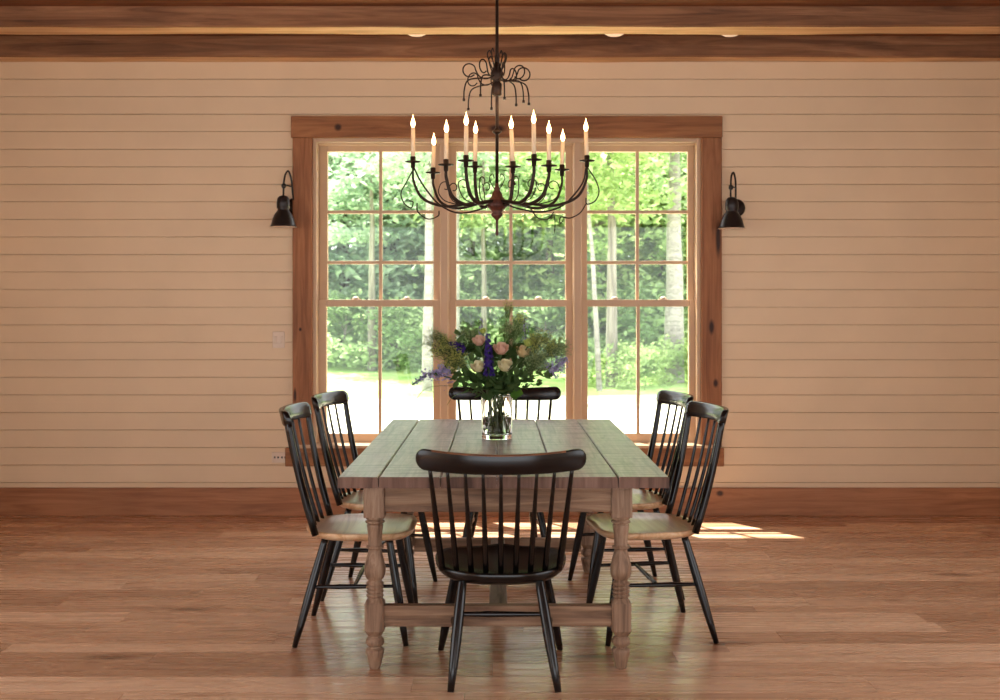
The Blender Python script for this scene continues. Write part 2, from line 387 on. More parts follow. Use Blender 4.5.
struct(MB().box(-.375, -.325, WY-.012, WY+.05, .465, 2.475).box(.51, .56, WY-.012, WY+.05, .465, 2.475).box(-1.195, 1.325, WY-.014, WY+.02, 2.475, 2.503)
       .box(-1.222, -1.195, WY-.012, WY+.02, .465, 2.503).box(1.325, 1.352, WY-.012, WY+.02, .465, 2.503).build('trim_7', M_sash, bevel=.004), 'tan posts and stops between the three windows')
struct(MB().box(-1.36, 1.46, WY-.06, WY+.02, .452, .472).build('trim_8', M_sash, bevel=.004), 'thin tan window stool under the sashes')

# ceiling lights
first = None
for x, lab in ((-.51, 'small round milky ceiling light just left of the chandelier rod'), (.745, 'small round milky ceiling light right of the chandelier rod'), (1.48, 'small round milky ceiling light above the right wall lamp')):
    if first is None:
        first = thing('ceiling_light', lab, 'ceiling light', (x, 7.06, CZ), 0, 'round ceiling lights behind the beam')
        MB().lathe([(.0, 0), (.085, 0), (.085, -.014), (.072, -.018)], n=28).build('rim', M_plate, first)
        MB().lathe([(.072, -.016), (.066, -.032), (.045, -.045), (.01, -.05)], n=28).build('diffuser', M_dome, first)
    else: dup(first, (x, 7.06, CZ), 0, lab)

# wall lamps
def sconce(x, lab, rz=0):
    t = thing('wall_lamp', lab, 'wall lamp', (x, WY, 1.975), rz, 'black barn wall lamps')
    R = Matrix.Rotation(PI/2, 3, 'X')
    MB().lathe([(.0,0),(.060,0),(.060,.012),(.054,.022),(.0,.026)], (.052, 0, .075), 28, M=R).build('wall_plate', M_lampblk, t)
    g = MB()
    g.tube(bez([(.045,-.02,.085), (.040,-.05,.16), (.034,-.07,.25), (.018,-.085,.300), (.001,-.10,.275), (-.006,-.115,.22), (-.008,-.12,.14), (-.005,-.13,.09)]), .0062, 8)
    g.build('gooseneck', M_lampblk, t)
    a = MB(); a.tube([(.038,-.06,.20), (.015,-.09,.205), (-.008,-.115,.20)], .005, 8); a.lathe([(.008,-.016),(.015,-.008),(.015,.008),(.008,.016)], (-.006,-.118,.20), 12); a.build('hinge', M_lampblk, t)
    s = MB(); s.lathe([(.008,.135),(.026,.130),(.038,.115),(.043,.09),(.043,.055),(.036,.045),(.040,.035),(.058,.010),(.070,-.02),(.077,-.05),(.084,-.068),(.090,-.070)], (-.005,-.14,0), 36, cap=False)
    shade = s.build('lamp_shade', M_lampblk, t)
    MB().lathe([(.089,-.0705),(.081,-.066),(.074,-.048),(.066,-.018),(.052,.010),(.03,.03),(.005,.035)], (-.005,-.14,0), 36, cap=False).build('shade_lining', M_lampwht, shade)
    bl = MB(); bl.lathe([(.006,.02),(.016,.01),(.024,-.015),(.026,-.03),(.018,-.045),(.004,-.052)], (-.005,-.14,0), 16); bl.build('bulb', plain('frosted bulb', srgb(240,225,205), .3), shade)
    return t
sl = sconce(-1.388, 'black barn-style wall lamp on the shiplap left of the windows')
sr = dup(sl, (1.535, WY, 1.965), 0, 'black barn-style wall lamp on the shiplap right of the windows')

# wall plates
t = thing('light_switch', 'white double light switch plate on the shiplap beside the left casing', 'light switch', (-1.45, WY, 1.165))
MB().box(-.04, .04, -.006, 0, -.055, .055).build('face_plate', M_plate, t, bevel=.004)
for q in (-.02, .02): MB().box(q-.009, q+.009, -.010, -.005, -.024, .024).build('rocker', M_plate, t, bevel=.002)
t = thing('power_outlet', 'white outlet plate with dark slots low on the left shiplap', 'outlet', (-1.44, WY, .385))
MB().box(-.055, .055, -.006, 0, -.035, .035).build('face_plate', M_plate, t, bevel=.004)
for q in (-.035, -.013, .013, .035): MB().box(q-.005, q+.005, -.0075, -.005, -.006, .006).build('slot', M_dark, t)

# ---------------------------------------------------------------- dining table
TX, TY0, TY1 = .02, 4.04, 6.16
tb = thing('dining_table', 'long farmhouse dining table with weathered grey plank top and turned brown legs', 'table', (TX, 5.1, 0))
ex = [-.60, -.45, -.225, -.02, .19, .42, .608]
b = MB(); rg = random.Random(5)
for i in range(6):
    x0, x1 = ex[i]+.0018, ex[i+1]-.0018
    dz = rg.uniform(-.0015, .001); n = 26
    rows = []
    for k in range(n+1):
        y = -1.06 + 2.12*k/n
        e = lambda a, s=.0018: noise.noise(Vector((y*5, i*3.3+a, 1)))*s
        yy = y + (noise.noise(Vector((i*2.7, 3, k))) * .004 if k in (0, n) else 0)
        zt = .76+dz
        rows.append([(x0+e(0), yy, .72), (x0+e(0), yy, zt-.004), (x0+.004+e(0), yy, zt), (x0+(x1-x0)*.33, yy, zt+e(2)), (x0+(x1-x0)*.66, yy, zt+e(3)), (x1-.004+e(1), yy, zt), (x1+e(1), yy, zt-.004), (x1+e(1), yy, .72)])
    b.grid(rows, smooth=False, closed=True)
    m = len(b.v) - (n+1)*8
    b.f.append([m+q for q in range(8)]); b.m.append(1); b.sm.append(False)
    b.f.append([m+n*8+q for q in range(8)][::-1]); b.m.append(1); b.sm.append(False)
b.build('tabletop', [M_top, wood('plank end grain', srgb(78,54,44), srgb(118,88,74), srgb(146,114,98), 'Z', .8, .7, .4)], tb)
LX = .469; LXC = -.0165; LYF, LYB = 4.25-5.1, 5.80-5.1
prof = [(.019,0),(.023,.010),(.033,.055),(.036,.070),(.033,.076),(.022,.080),(.021,.086),(.031,.090),(.036,.100),(.035,.110),(.028,.120),(.022,.126),(.024,.132)]
up = [(.024,.270),(.033,.276),(.034,.281),(.025,.286),(.033,.291),(.034,.296),(.025,.301),(.033,.306),(.034,.311),(.025,.316),(.034,.321),(.035,.327),(.026,.333),(.026,.339),(.034,.346),(.039,.360),(.041,.376),(.039,.395),(.032,.425),(.026,.446),(.024,.455),(.033,.459),(.034,.465),(.025,.470),(.026,.500),(.030,.535),(.032,.548),(.026,.552),(.037,.557),(.037,.563),(.027,.567),(.036,.572),(.036,.582)]
def tleg(x, y):
    g = MB()
    g.lathe(prof, (x, y, 0), 24); g.lathe(up, (x, y, 0), 24)
    # lower block, corners chamfered at both ends
    def block(z0, z1, h, c):
        rows = []
        for zz, k in ((z0, .62), (z0+c, 1.0), (z1-c, 1.0), (z1, .62)):
            r = h*k; ch = .22*h if k == 1 else .45*h*k
            rows.append([(x+sx*(r-(ch if a else 0)), y+sy*(r-(0 if a else ch)), zz) for sx, sy, a in ((1,1,0),(1,1,1),(-1,1,1),(-1,1,0),(-1,-1,0),(-1,-1,1),(1,-1,1),(1,-1,0))])
        g.grid(rows, smooth=False, closed=True)
        m = len(g.v)-32; g.f.append([m+q for q in range(8)][::-1]); g.m.append(0); g.sm.append(False); g.f.append([m+24+q for q in range(8)]); g.m.append(0); g.sm.append(False)
    block(.125, .275, .0375, .024)
    g.box(x-.0395, x+.0395, y-.0395, y+.0395, .58, .721)
    return g.build('leg', M_tleg, tb, bevel=.0015, seg=1)
for sx in (-1, 1):
    for ly in (LYF, LYB): tleg(sx*LX+LXC, ly)
for y0, y1 in ((LYF-.028, LYF-.004), (LYB+.004, LYB+.028)):
    MB().box(LXC-LX+.039, LXC+LX-.039, y0, y1, .600, .719).build('apron', M_trail, tb, bevel=.003)
for x0 in (LXC-LX-.03, LXC+LX+.006):
    MB().box(x0, x0+.024, LYF+.039, LYB-.039, .600, .719).build('apron', M_trail_y, tb, bevel=.003)
MB().box(LXC-LX+.035, LXC+LX-.035, LYF-.02, LYF+.02, .163, .243).build('stretcher', M_trail, tb, bevel=.004)
MB().box(LXC-LX+.035, LXC+LX-.035, LYB-.02, LYB+.02, .110, .178).build('stretcher', M_trail, tb, bevel=.004)
b = MB(); b.add([(q*.036-.015, yy, zz) for yy, zo in ((LYF+.02, .165), (LYB-.02, .115)) for q in (-1, 1) for zz in (zo, zo+.06)], [(0,1,3,2),(4,6,7,5),(0,4,5,1),(2,3,7,6),(0,2,6,4),(1,5,7,3)])
b.build('stretcher', M_trail_y, tb, bevel=.004)

# ---------------------------------------------------------------- chairs (face +Y, origin on the floor under the seat centre)
def seat_mesh(W, D, ztop, th, rear=.85, mat=None, dish=.012, name='seat', parent=None, lip=0.0, taper=.06):
    """saddled seat: rows of the outline shrunk inwards; a rounded D, a little wider in front"""
    n = 56; g = MB()
    def outline(k, r):
        a = 2*PI*k/n; ca, sa = math.cos(a), math.sin(a)
        e = .80 if sa < 0 else .52
        x = abs(ca)**e * math.copysign(1, ca) * W/2; y = abs(sa)**e * math.copysign(1, sa) * D/2
        x *= (1 - taper*(.5 - y/D))
        return Vector((x*r, y*r, 0))
    rows = []
    for r, dz in ((.001, -th), (.80, -th), (.90, -th*.92), (.97, -th*.62), (1.0, -th*.3), (.998, -th*.12), (.985, -.002), (.965, 0), (.90, -dish*.25), (.75, -dish*.8), (.5, -dish), (.25, -dish), (.001, -dish)):
        ring = []
        for k in range(n):
            p = outline(k, r); z = ztop + dz
            if dz > -th*.5 and r < .97:      # gentle pommel at the front middle
                z += .012*math.exp(-(p.x/.05)**2) * max(0, p.y/(D/2))**2
            z += lip * (p.y/(D/2))
            ring.append((p.x, p.y, z))
        rows.append(ring)
    g.grid(rows, closed=True)
    return g.build(name, mat, parent)
def spindle(p0, p1, r0, r1, rm, n=8, bow=(0,0,0)):
    p0, p1 = Vector(p0), Vector(p1); g = MB(); pts = []; rr = []
    for k in range(13):
        t = k/12; pts.append(p0.lerp(p1, t) + Vector(bow)*math.sin(PI*t))
        rr.append(r0+(rm-r0)*math.sin(PI*min(t/.6, 1)/2) if t < .3 else (rm + (r1-rm)*((t-.3)/.7)))
    g.tube(pts, rr, n); return g
def rail(W, H, T, z, yc, bow, rise, mats, parent, ends=1.0, lean=.18, name='crest_rail'):
    g = MB(); n = 44; rows = []
    for i in range(n+1):
        u = math.sin(PI/2*math.sin(PI/2*(-1+2*i/n))); x = u*W/2; ek = H/W*1.0
        e = max(0, 1-max(0, (abs(u)-(1-ek))/ek)**2)**.5 if ends else 1
        h = H/2*(.06+.94*e)*(1+.10*abs(u)); y = yc + bow*u*u; zz = z + rise*abs(u)**2.2
        tt = T/2*(.5+.5*e)
        prof = [(-1,-.84),(-1,.86),(-.72,1),(.6,1),(1,.8),(1,-.8),(.6,-1),(-.6,-1)]
        rows.append([(x, y+a*tt-c*h*lean, zz+c*h) for a, c in prof])
    b0 = len(g.f)
    g.grid(rows, closed=True, smooth=True)
    if len(mats) > 1:
        for i in range(n):
            u = math.sin(PI/2*math.sin(PI/2*(-1+2*(i+.5)/n)))
            if -.80 < u < .72: g.m[b0+i*8+2] = 1; 
            if -.80 < u < .72: g.m[b0+i*8+1] = 1
    m = len(g.v)-(n+1)*8
    g.f.append([m+q for q in range(8)][::-1]); g.m.append(0); g.sm.append(False); g.f.append([m+n*8+q for q in range(8)]); g.m.append(0); g.sm.append(False)
    return g.build(name, mats, parent)
def chair_leg(p0, p1, r=.0165, parent=None):
    g = spindle(p1, p0, .0125, .0115, r, 12)     # foot first
    pts, rr = [], []
    a, c = Vector(p0), Vector(p1)
    for t, q in ((0,.80),(.06,.85),(.30,1.0),(.55,1.04),(.8,.84),(1,.60)): pts.append(a.lerp(c, t)); rr.append(r*q)
    g = MB(); g.tube(pts, rr, 14); return g.build('leg', M_black, parent)

def black_chair(label, loc, rz, RW, RZ, ry, sz=.412, W=.54, D=.43, feet=((-.180,-.29),(.205,-.29),(-.24,.21),(.24,.21)), nsp=9, group=None):
    t = thing('spindle_chair', label, 'chair', loc, rz)
    seat_mesh(W, D, sz, .050, mat=M_black, parent=t, dish=.014, lip=.006, taper=.16)
    R = rail(RW, .070, .026, RZ, ry, .085, .012, [M_black, M_worn], t)
    for i in range(nsp):
        u = -1+2*i/(nsp-1)
        top = (u*RW*.415, ry+.085*(u*.83)**2-.004+.006, RZ-.028+.012*abs(u*.83)**2.2)
        bot = (u*W*.405, -D/2+.040+.055*u*u, sz-.008)
        o = abs(u) > .95
        spindle(bot, top, .011 if not o else .013, .0058 if not o else .007, .0105 if not o else .0125, 10, (0,-.004,0)).build('spindle', M_black, t)
    tops = ((-.14,-.125),(.14,-.125),(-.165,.12),(.165,.12))
    L = []
    for (fx, fy), (tx, ty) in zip(feet, tops):
        chair_leg((tx, ty, sz-.03), (fx, fy, 0), r=.0195, parent=t); L.append((Vector((tx, ty, sz-.03)), Vector((fx, fy, 0))))
    at = lambda i, z: L[i][1].lerp(L[i][0], z/(sz-.03))
    for (i, k, z1, z2) in ((0, 1, .250, .250), (0, 2, .19, .19), (1, 3, .19, .19)):
        spindle(at(i, z1), at(k, z2), .008, .008, .0125, 10).build('stretcher', M_black, t)
    return t
black_chair('all-black spindle chair at the near end of the table, back to the viewer', (.014, 4.27, 0), 0, .602, .832, -.428+.005)
black_chair('all-black spindle chair at the far end of the table behind the flowers', (.045, 6.16, 0), PI, .65, .872, -.37)

def side_chair(label, loc, rz):
    t = thing('spindle_chair', label, 'chair', loc, rz, None)
    W, D, sz = .485, .46, .458
    seat_mesh(W, D, sz, .036, mat=M_seat, parent=t, dish=.015, lip=0)['label'] = 'natural light wood seat'
    RZ, ry, RW = .922, -.322, .50
    rail(RW, .062, .030, RZ, ry, .055, .0, [M_black], t, lean=.25)
    for s in (-1, 1):
        g = MB(); p0 = Vector((s*.205, -.165, sz-.01)); p1 = Vector((s*.232, ry+.048, RZ+.012)); pts = []; rr = []
        for k in range(9):
            q = k/8; pts.append(p0.lerp(p1, q)+Vector((0, -.010, 0))*math.sin(PI*q)); rr.append(.0195-.006*abs(q-.25))
        g.tube(pts, rr, 12, flat=.8); g.build('back_post', M_black, t)
    for i in range(5):
        u = -.66+1.32*i/4
        top = (u*RW*.45, ry+.055*(u*.9)**2+.004, RZ-.02); bot = (u*W*.40, -D/2+.030+.03*u*u, sz-.008)
        spindle(bot, top, .0085, .0055, .0085, 8, (0,-.008,0)).build('spindle', M_black, t)
    feet = ((-.235,-.245),(.235,-.245),(-.215,.205),(.215,.205)); tops = ((-.165,-.13),(.165,-.13),(-.155,.13),(.155,.13)); L = []
    for (fx, fy), (tx, ty) in zip(feet, tops):
        chair_leg((tx, ty, sz-.028), (fx, fy, 0), r=.0175, parent=t); L.append((Vector((tx, ty, sz-.028)), Vector((fx, fy, 0))))
    at = lambda i, z: L[i][1].lerp(L[i][0], z/(sz-.028))
    a = spindle(at(0, .235), at(2, .235), .007, .007, .011, 10); a.build('stretcher', M_black, t)
    spindle(at(1, .235), at(3, .235), .007, .007, .011, 10).build('stretcher', M_black, t)
    spindle((at(0, .235)+at(2, .235))/2, (at(1, .235)+at(3, .235))/2, .007, .007, .011, 10).build('stretcher', M_black, t)
    return t
R_ = math.radians
s1 = side_chair('black-backed spindle chair with pale wood seat, left side of the table nearest the viewer', (-.575, 4.745, 0), -PI/2)
dup(s1, (-.545, 5.42, 0), -PI/2-R_(9), 'black-backed spindle chair with pale wood seat, left side of the table nearest the windows')
dup(s1, (.628, 4.77, 0), PI/2+R_(7), 'black-backed spindle chair with pale wood seat, right side of the table nearest the viewer')
dup(s1, (.60, 5.44, 0), PI/2+R_(8), 'black-backed spindle chair with pale wood seat, right side of the table nearest the windows')

# ---------------------------------------------------------------- chandelier
CY = 5.10
ch = thing('chandelier', 'dark wrought iron chandelier with ten electric candles hanging above the table', 'chandelier', (0, CY, 0))
MB().tube([(0,0,CZ),(0,0,1.93)], .0075, 10).build('rod', M_iron, ch)
MB().lathe([(.0,CZ),(.055,CZ),(.055,CZ-.012),(.02,CZ-.03),(.012,CZ-.05)], n=24).build('ceiling_cup', M_iron, ch)
MB().lathe([(.004,1.705),(.008,1.715),(.006,1.73),(.006,1.775),(.011,1.782),(.024,1.795),(.028,1.805),(.020,1.812),(.034,1.825),(.046,1.838),(.048,1.846),(.043,1.856),(.044,1.862),(.036,1.872),(.026,1.884),(.022,1.90),(.012,1.915),(.016,1.922),(.009,1.93),(.008,1.945)], n=28).build('hub', M_hub, ch)
MB().lathe([(.009,2.17),(.02,2.178),(.022,2.184),(.012,2.192),(.008,2.20)], n=16).build('collar', M_iron, ch)
MB().lathe([(.012,2.345),(.021,2.35),(.022,2.40),(.014,2.41),(.026,2.425),(.030,2.45),(.018,2.475),(.011,2.50)], n=20).build('collar', M_iron, ch)
def pt(px, py, dy=0):     # world point in the chandelier's own frame, at depth dy from its centre
    Y = CY+dy; return Vector(((px-497)/1114*Y, dy, EYE+(309-py)/1114*Y))
def arm_along(dirv, prof, rad, n=7):
    return [Vector((dirv.x*r, dirv.y*r, z)) for r, z in prof]
cand = [(413,162,.03,40),(433,173,.20,33),(446,165,-.10,38),(466,161,-.22,41),(475,167,.10,39),(513,167,-.08,44),(534,160,-.24,42),(549,166,-.13,38),(562,170,.20,34),(587,161,-.02,35)]
for i, (px, py, dy, hh) in enumerate(cand):
    p = pt(px, py, dy); d = Vector((p.x, p.y, 0)); R = d.length; d.normalize()
    a = thing_arm = MB()
    zc = p.z-.025
    # long arm leaves the hub, dips, and rises under its drip pan
    path = bez([(d.x*.03, d.y*.03, 1.865), (d.x*R*.30, d.y*R*.30, 1.855), (d.x*R*.62, d.y*R*.62, 1.842), (d.x*R*.88, d.y*R*.88, 1.878), (d.x*R*.99, d.y*R*.99, 1.955), (p.x, p.y, zc)], 8)
    a.tube(path, [(.0045 if i not in (2,3,4,5,6,7) else .0065)+.0022*math.sin(PI*k/len(path)) for k in range(len(path))], 8)
    A = a.build('arm', M_iron, ch)
    # scroll: springs from the arm, sweeps out and curls back
    s = MB(); side = Vector((-d.y, d.x, 0)) * (1 if i % 2 else -1)
    c0 = d*(R*.45); 
    pts = [Vector((c0.x, c0.y, 1.848)), d*(R*.62)+Vector((0,0,1.868))+side*.012, d*(R*.70)+Vector((0,0,1.905))+side*.02]
    cc = d*(R*.62)+side*.024+Vector((0,0,1.935)); 
    for k in range(9):
        q = 0.2+k*.62; rr = .026-.0018*k
        pts.append(cc + d*(math.cos(q)*rr) + Vector((0,0,math.sin(q)*rr)))
    s.tube(bez(pts, 4), .0026, 6); s.build('scroll', M_iron, ch)
    cup = MB()
    cup.lathe([(.006,-.030),(.010,-.026),(.011,-.004),(.034,-.001),(.036,.003),(.012,.004),(.0125,.024),(.0095,.026)], p, 20)
    cup.build('drip_pan', M_iron, A)
    H = (hh-4.5)/1114*(CY+dy)*.97
    tilt = ((noise.noise(Vector((i*3.7, 0, 0))))*.09, noise.noise(Vector((i*5.1, 9, 0)))*.09)
    tp = p+Vector((tilt[0]*H, tilt[1]*H, H))
    cn = MB(); cn.tube([p+Vector((0,0,.005)), tp], [.0098,.0095], 16)
    c = cn.build('candle', M_candle, A)
    fl = MB(); fl.lathe([(.0045,0),(.0078,.007),(.0106,.016),(.0092,.027),(.0048,.040),(.0016,.050),(.0005,.060)], tp, 14)
    fl.build('flame_bulb', M_flame, A)
    ld = bpy.data.lights.new('flame_light', 'POINT'); ld.energy = .14; ld.color = (1, .62, .32); ld.shadow_soft_size = .012
    lo_ = bpy.data.objects.new('flame_light', ld); C.objects.link(lo_); lo_.parent = ch; lo_.location = tp+Vector((0, 0, .075))
# wide loops at both ends and low curls
def wire(pts, r=.003, n=6): MB().tube(bez(pts, 7), r, 6).build('scroll', M_iron, ch)
wire([pt(414,168,.03), pt(406,183,.03), pt(401,193,.03), pt(404,203,.03), pt(411,208,.03), pt(413,202,.03), pt(409,201,.03)])
wire([pt(414,168,.03), pt(420,180,.03), pt(428,192,.02), pt(440,205,0), pt(458,213,0), pt(478,210,0), pt(492,203,0)], .004)
wire([pt(417,203,.05), pt(418,212,.05), pt(428,219,.04), pt(438,216,.02), pt(439,211,0)])
wire([pt(588,168,-.02), pt(596,181,-.02), pt(599,192,-.02), pt(595,201,-.02), pt(587,204,-.02), pt(586,198,-.02)])
wire([pt(586,168,-.02), pt(583,182,-.02), pt(573,196,-.02), pt(560,207,0), pt(540,212,0), pt(520,209,0), pt(505,204,0)], .004)
wire([pt(586,204,-.02), pt(580,213,-.03), pt(570,218,-.04), pt(561,217,-.05), pt(560,223,-.05), pt(563,221,-.05)])
wire([pt(530,208,-.1), pt(538,218,-.12), pt(548,219,-.12), pt(554,212,-.12)])
wire([pt(554,214,-.12), pt(555,224,-.12), pt(554.5,233,-.12)], .002)
for s in (-1, 1): wire([Vector((s*.008,0,1.915)), Vector((s*.02,-.02,1.93)), Vector((s*.035,-.03,1.965)), Vector((s*.02,-.03,1.985)), Vector((s*.012,-.03,1.965))], .002)
# crown of hooks high on the rod
for k in range(8):
    a = 2*PI*k/8+.2; d = Vector((math.cos(a), math.sin(a), 0)); f = 1+.12*math.sin(k*2.3)
    top = 2.42+.015*math.sin(k*1.7)
    q = [d*.012+Vector((0,0,top+.005)), d*.045*f+Vector((0,0,top-.005)), d*.085*f+Vector((0,0,top+.01)), d*.10*f+Vector((0,0,top+.04))]
    cc = d*.125*f+Vector((0,0,top+.03))
    loop = [cc+d*(-math.cos(t_)*.030)+Vector((0,0,math.sin(t_)*.030)) for t_ in [x_*.7 for x_ in range(0, 9)]]
    MB().tube(bez([d*.012+Vector((0,0,top+.01)), d*.05*f+Vector((0,0,top-.005)), d*.08*f+Vector((0,0,top+.005))]+loop, 4), .0032, 6).build('crown_scroll', M_iron, ch)
    MB().tube(bez([d*.04*f+Vector((0,0,top-.003)), d*.10*f+Vector((0,0,top-.006)), d*.135*f+Vector((0,0,top-.02)), d*.148*f+Vector((0,0,top-.06)), d*.150*f+Vector((0,0,top-.105))], 5), .0034, 6).tube([d*.150*f+Vector((0,0,top-.100)), d*.150*f+Vector((0,0,top-.112))], .006, 6).build('hook', M_iron, ch)
    MB().tube(bez([d*.008+Vector((0,0,top+.02)), d*.03+Vector((0,0,top+.06)), d*.045+Vector((0,0,top+.105)), d*.035+Vector((0,0,top+.125)), d*.026+Vector((0,0,top+.11))], 5), .003, 6).build('crown_scroll', M_iron, ch)

# ---------------------------------------------------------------- vase and flowers
VX, VY = 0.0, 5.24; TZ = .7615
vs = thing('glass_vase', 'clear glass cylinder vase of stems standing on the table', 'vase', (VX, VY, TZ))
MB().lathe([(.0,0),(.070,0),(.072,.004),(.072,.2),(.0735,.206),(.0705,.208),(.0685,.204),(.0675,.03),(.066,.022),(.0,.018)], n=48, cap=False).build('glass_body', M_vase, vs)
MB().lathe([(.0,.0185),(.0655,.0225),(.067,.03),(.067,.100),(.0,.101)], n=48, cap=False).build('water', M_water, vs)

M_stem = plain('green stem', srgb(84,110,54), .5, var=.2)
M_leafg = leaf_mat('dark green leaf', srgb(66,92,52), srgb(116,142,88), .4)
M_peach = leaf_mat('peach petals', srgb(236,198,174), srgb(250,228,210), .35)
M_cream = leaf_mat('cream petals', srgb(240,232,190), srgb(250,246,222), .35)
M_lime = leaf_mat('lime petals', srgb(190,206,104), srgb(222,232,150), .3)
M_purp = leaf_mat('deep purple florets', srgb(58,44,110), srgb(96,76,160), .25)
M_lav = leaf_mat('lavender florets', srgb(146,138,184), srgb(190,182,218), .3)
M_dill = leaf_mat('yellow green umbels', srgb(168,176,92), srgb(220,222,146), .5)
M_airy = leaf_mat('airy grey green seed heads', srgb(146,160,112), srgb(202,212,166), .5)

def head_pos(px, py, dy=0):
    Y = VY+dy; return Vector(((px-497)/1114*Y - VX, dy, EYE+(309-py)/1114*Y - TZ))
def stem_path(h, r, k):
    """from inside the vase over the rim to the head, in the vase's frame"""
    a = math.atan2(h.y, h.x if abs(h.x) > 1e-6 else 1e-6)
    q1, q2 = r.uniform(0, 6.28), .050*math.sqrt(r.random()); b0 = Vector((math.cos(q1)*q2, math.sin(q1)*q2, .028))
    q1, q2 = r.uniform(0, 6.28), .048*math.sqrt(r.random()); rim = Vector((max(-.056, min(.056, math.cos(q1)*q2+h.x*.08)), max(-.036, min(.036, math.sin(q1)*q2)), .20))
    return bez([b0, b0.lerp(rim, .5), rim, rim.lerp(h, .5)+Vector((0,0,.02)), h], 5)
def place(name, label, cat, group=None): return thing(name, label, cat, (VX, VY, TZ), 0, group)
def petal(g, c, ax, up, rad, hgt, width, curl, mi=0):
    """a cupped petal: base at c, opening along ax, rising along up"""
    sd = up.cross(ax).normalized(); rows = []
    for i in range(6):
        t = i/5; w_ = width*math.sin(PI*min(.18+t*.72, 1))**.7
        out = rad*(.35+.65*math.sin(t*PI*.55)) + curl*max(0, t-.7)*rad*2
        rows.append([c + ax*(out - .25*w_*abs(q)**2) + sd*(q*w_) + up*(hgt*t - hgt*.1*abs(q)*t) for q in (-1,-.5,0,.5,1)])
    g.grid(rows, mi)
def rose(px, py, dy, size, mat, label, up=None):
    r = random.Random(px*7+py); t = place('rose', label, 'rose', None)
    size *= 1.3; h = head_pos(px, py, dy); pth = stem_path(h-Vector((0,0,size*.5)), r, 0)
    MB().tube(pth, .0036, 6).build('stem', M_stem, t)
    up = (Vector((h.x*1.2, -.55, .75)) if up is None else Vector(up)).normalized()
    g = MB(); ref = up.orthogonal().normalized(); base = h-up*size*.45
    for lay, (n, rd, hg, wd, cu) in enumerate(((3,.16,.95,.22,0),(4,.34,1.0,.34,.02),(5,.56,.98,.42,.08),(6,.78,.86,.48,.22),(6,.95,.68,.5,.4))):
        for k in range(n):
            ax = Matrix.Rotation(2*PI*k/n+lay*.7+r.uniform(-.1,.1), 3, up) @ ref
            petal(g, base, ax, up, size*rd*.62, size*hg, size*wd*.7, cu)
    o = g.build('petals', mat, t)
    s = MB()
    for k in range(5):
        ax = Matrix.Rotation(2*PI*k/5, 3, up) @ ref; petal(s, base-up*.004, ax, up, size*.5, size*.35, size*.12, .3)
    s.build('sepals', M_leafg, t)
    return t
rose(479, 341, -.05, .036, M_peach, 'peach rose just left of the tall purple spike in the vase')
rose(501, 349, -.08, .042, M_peach, 'largest peach rose right of the purple spike')
rose(523, 352, -.06, .040, leaf_mat('peach cream petals', srgb(232,212,160), srgb(246,230,190), .35), 'peach-cream rose under the lime flowers on the right')
rose(478, 367, -.09, .040, M_cream, 'cream rose low on the left of the bouquet')
rose(505, 366, -.10, .042, M_cream, 'cream rose low in the middle of the bouquet above the vase rim')
rose(483, 331, -.02, .018, M_lime, 'tiny lime bud above the left peach rose')
rose(528, 343, -.07, .026, M_lime, 'lime green bloom at the right of the peach roses')
def spike(px0, py0, px1, py1, dy, rad, n, mat, label, cat='delphinium'):
    r = random.Random(px0*3+py0); t = place('delphinium_spike', label, cat)
    a, c = head_pos(px0, py0, dy), head_pos(px1, py1, dy*.8)
    MB().tube(stem_path(a, r, 0)+[a.lerp(c, .5), c], .0026, 6).build('stem', M_stem, t)
    g = MB()
    for k in range(n):
        q = r.random(); ang = r.uniform(0, 2*PI); rr = rad*(1-.65*q)*(r.uniform(.5, 1) if mat is M_purp else abs(r.gauss(0, .8)))
        ax = (c-a).normalized(); u = ax.orthogonal().normalized(); v = ax.cross(u)
        o = a.lerp(c, q) + (u*math.cos(ang)+v*math.sin(ang))*rr
        nn = (u*math.cos(ang)+v*math.sin(ang)+ax*.2).normalized(); uu = nn.orthogonal().normalized()
        for m in range(5):
            d1 = Matrix.Rotation(2*PI*m/5, 3, nn) @ uu; d2 = nn.cross(d1); s_ = (.0085 if mat is M_purp else .0068)*(1-.4*q)
            g.add([o, o+d1*s_*.6+d2*s_*.4+nn*.001, o+d1*s_*1.1+nn*.002, o+d1*s_*.6-d2*s_*.4+nn*.001], [(0,1,2,3)])
    g.build('florets', mat, t); return t
spike(489, 376, 488, 334, -.10, .030, 240, M_purp, 'tall deep purple flower spike in the middle of the bouquet')
spike(464, 350, 449, 343, -.02, .032, 120, M_purp, 'short dark purple spike left of the peach roses')
spike(450, 370, 428, 375, -.02, .050, 330, M_lav, 'lavender flower cluster low on the left edge of the bouquet')
spike(428, 373, 412, 385, .02, .024, 80, M_lav, 'smallest lavender tip hanging at the far left of the bouquet')
spike(550, 372, 567, 358, 0, .050, 280, M_lav, 'lavender flower cluster on the right edge of the bouquet')
spike(481, 345, 482, 318, .05, .018, 60, M_lav, 'thin lavender spike rising behind the peach roses')
spike(526, 340, 524, 318, .06, .016, 40, M_lav, 'pale lavender spike rising right of centre behind the lime bloom')
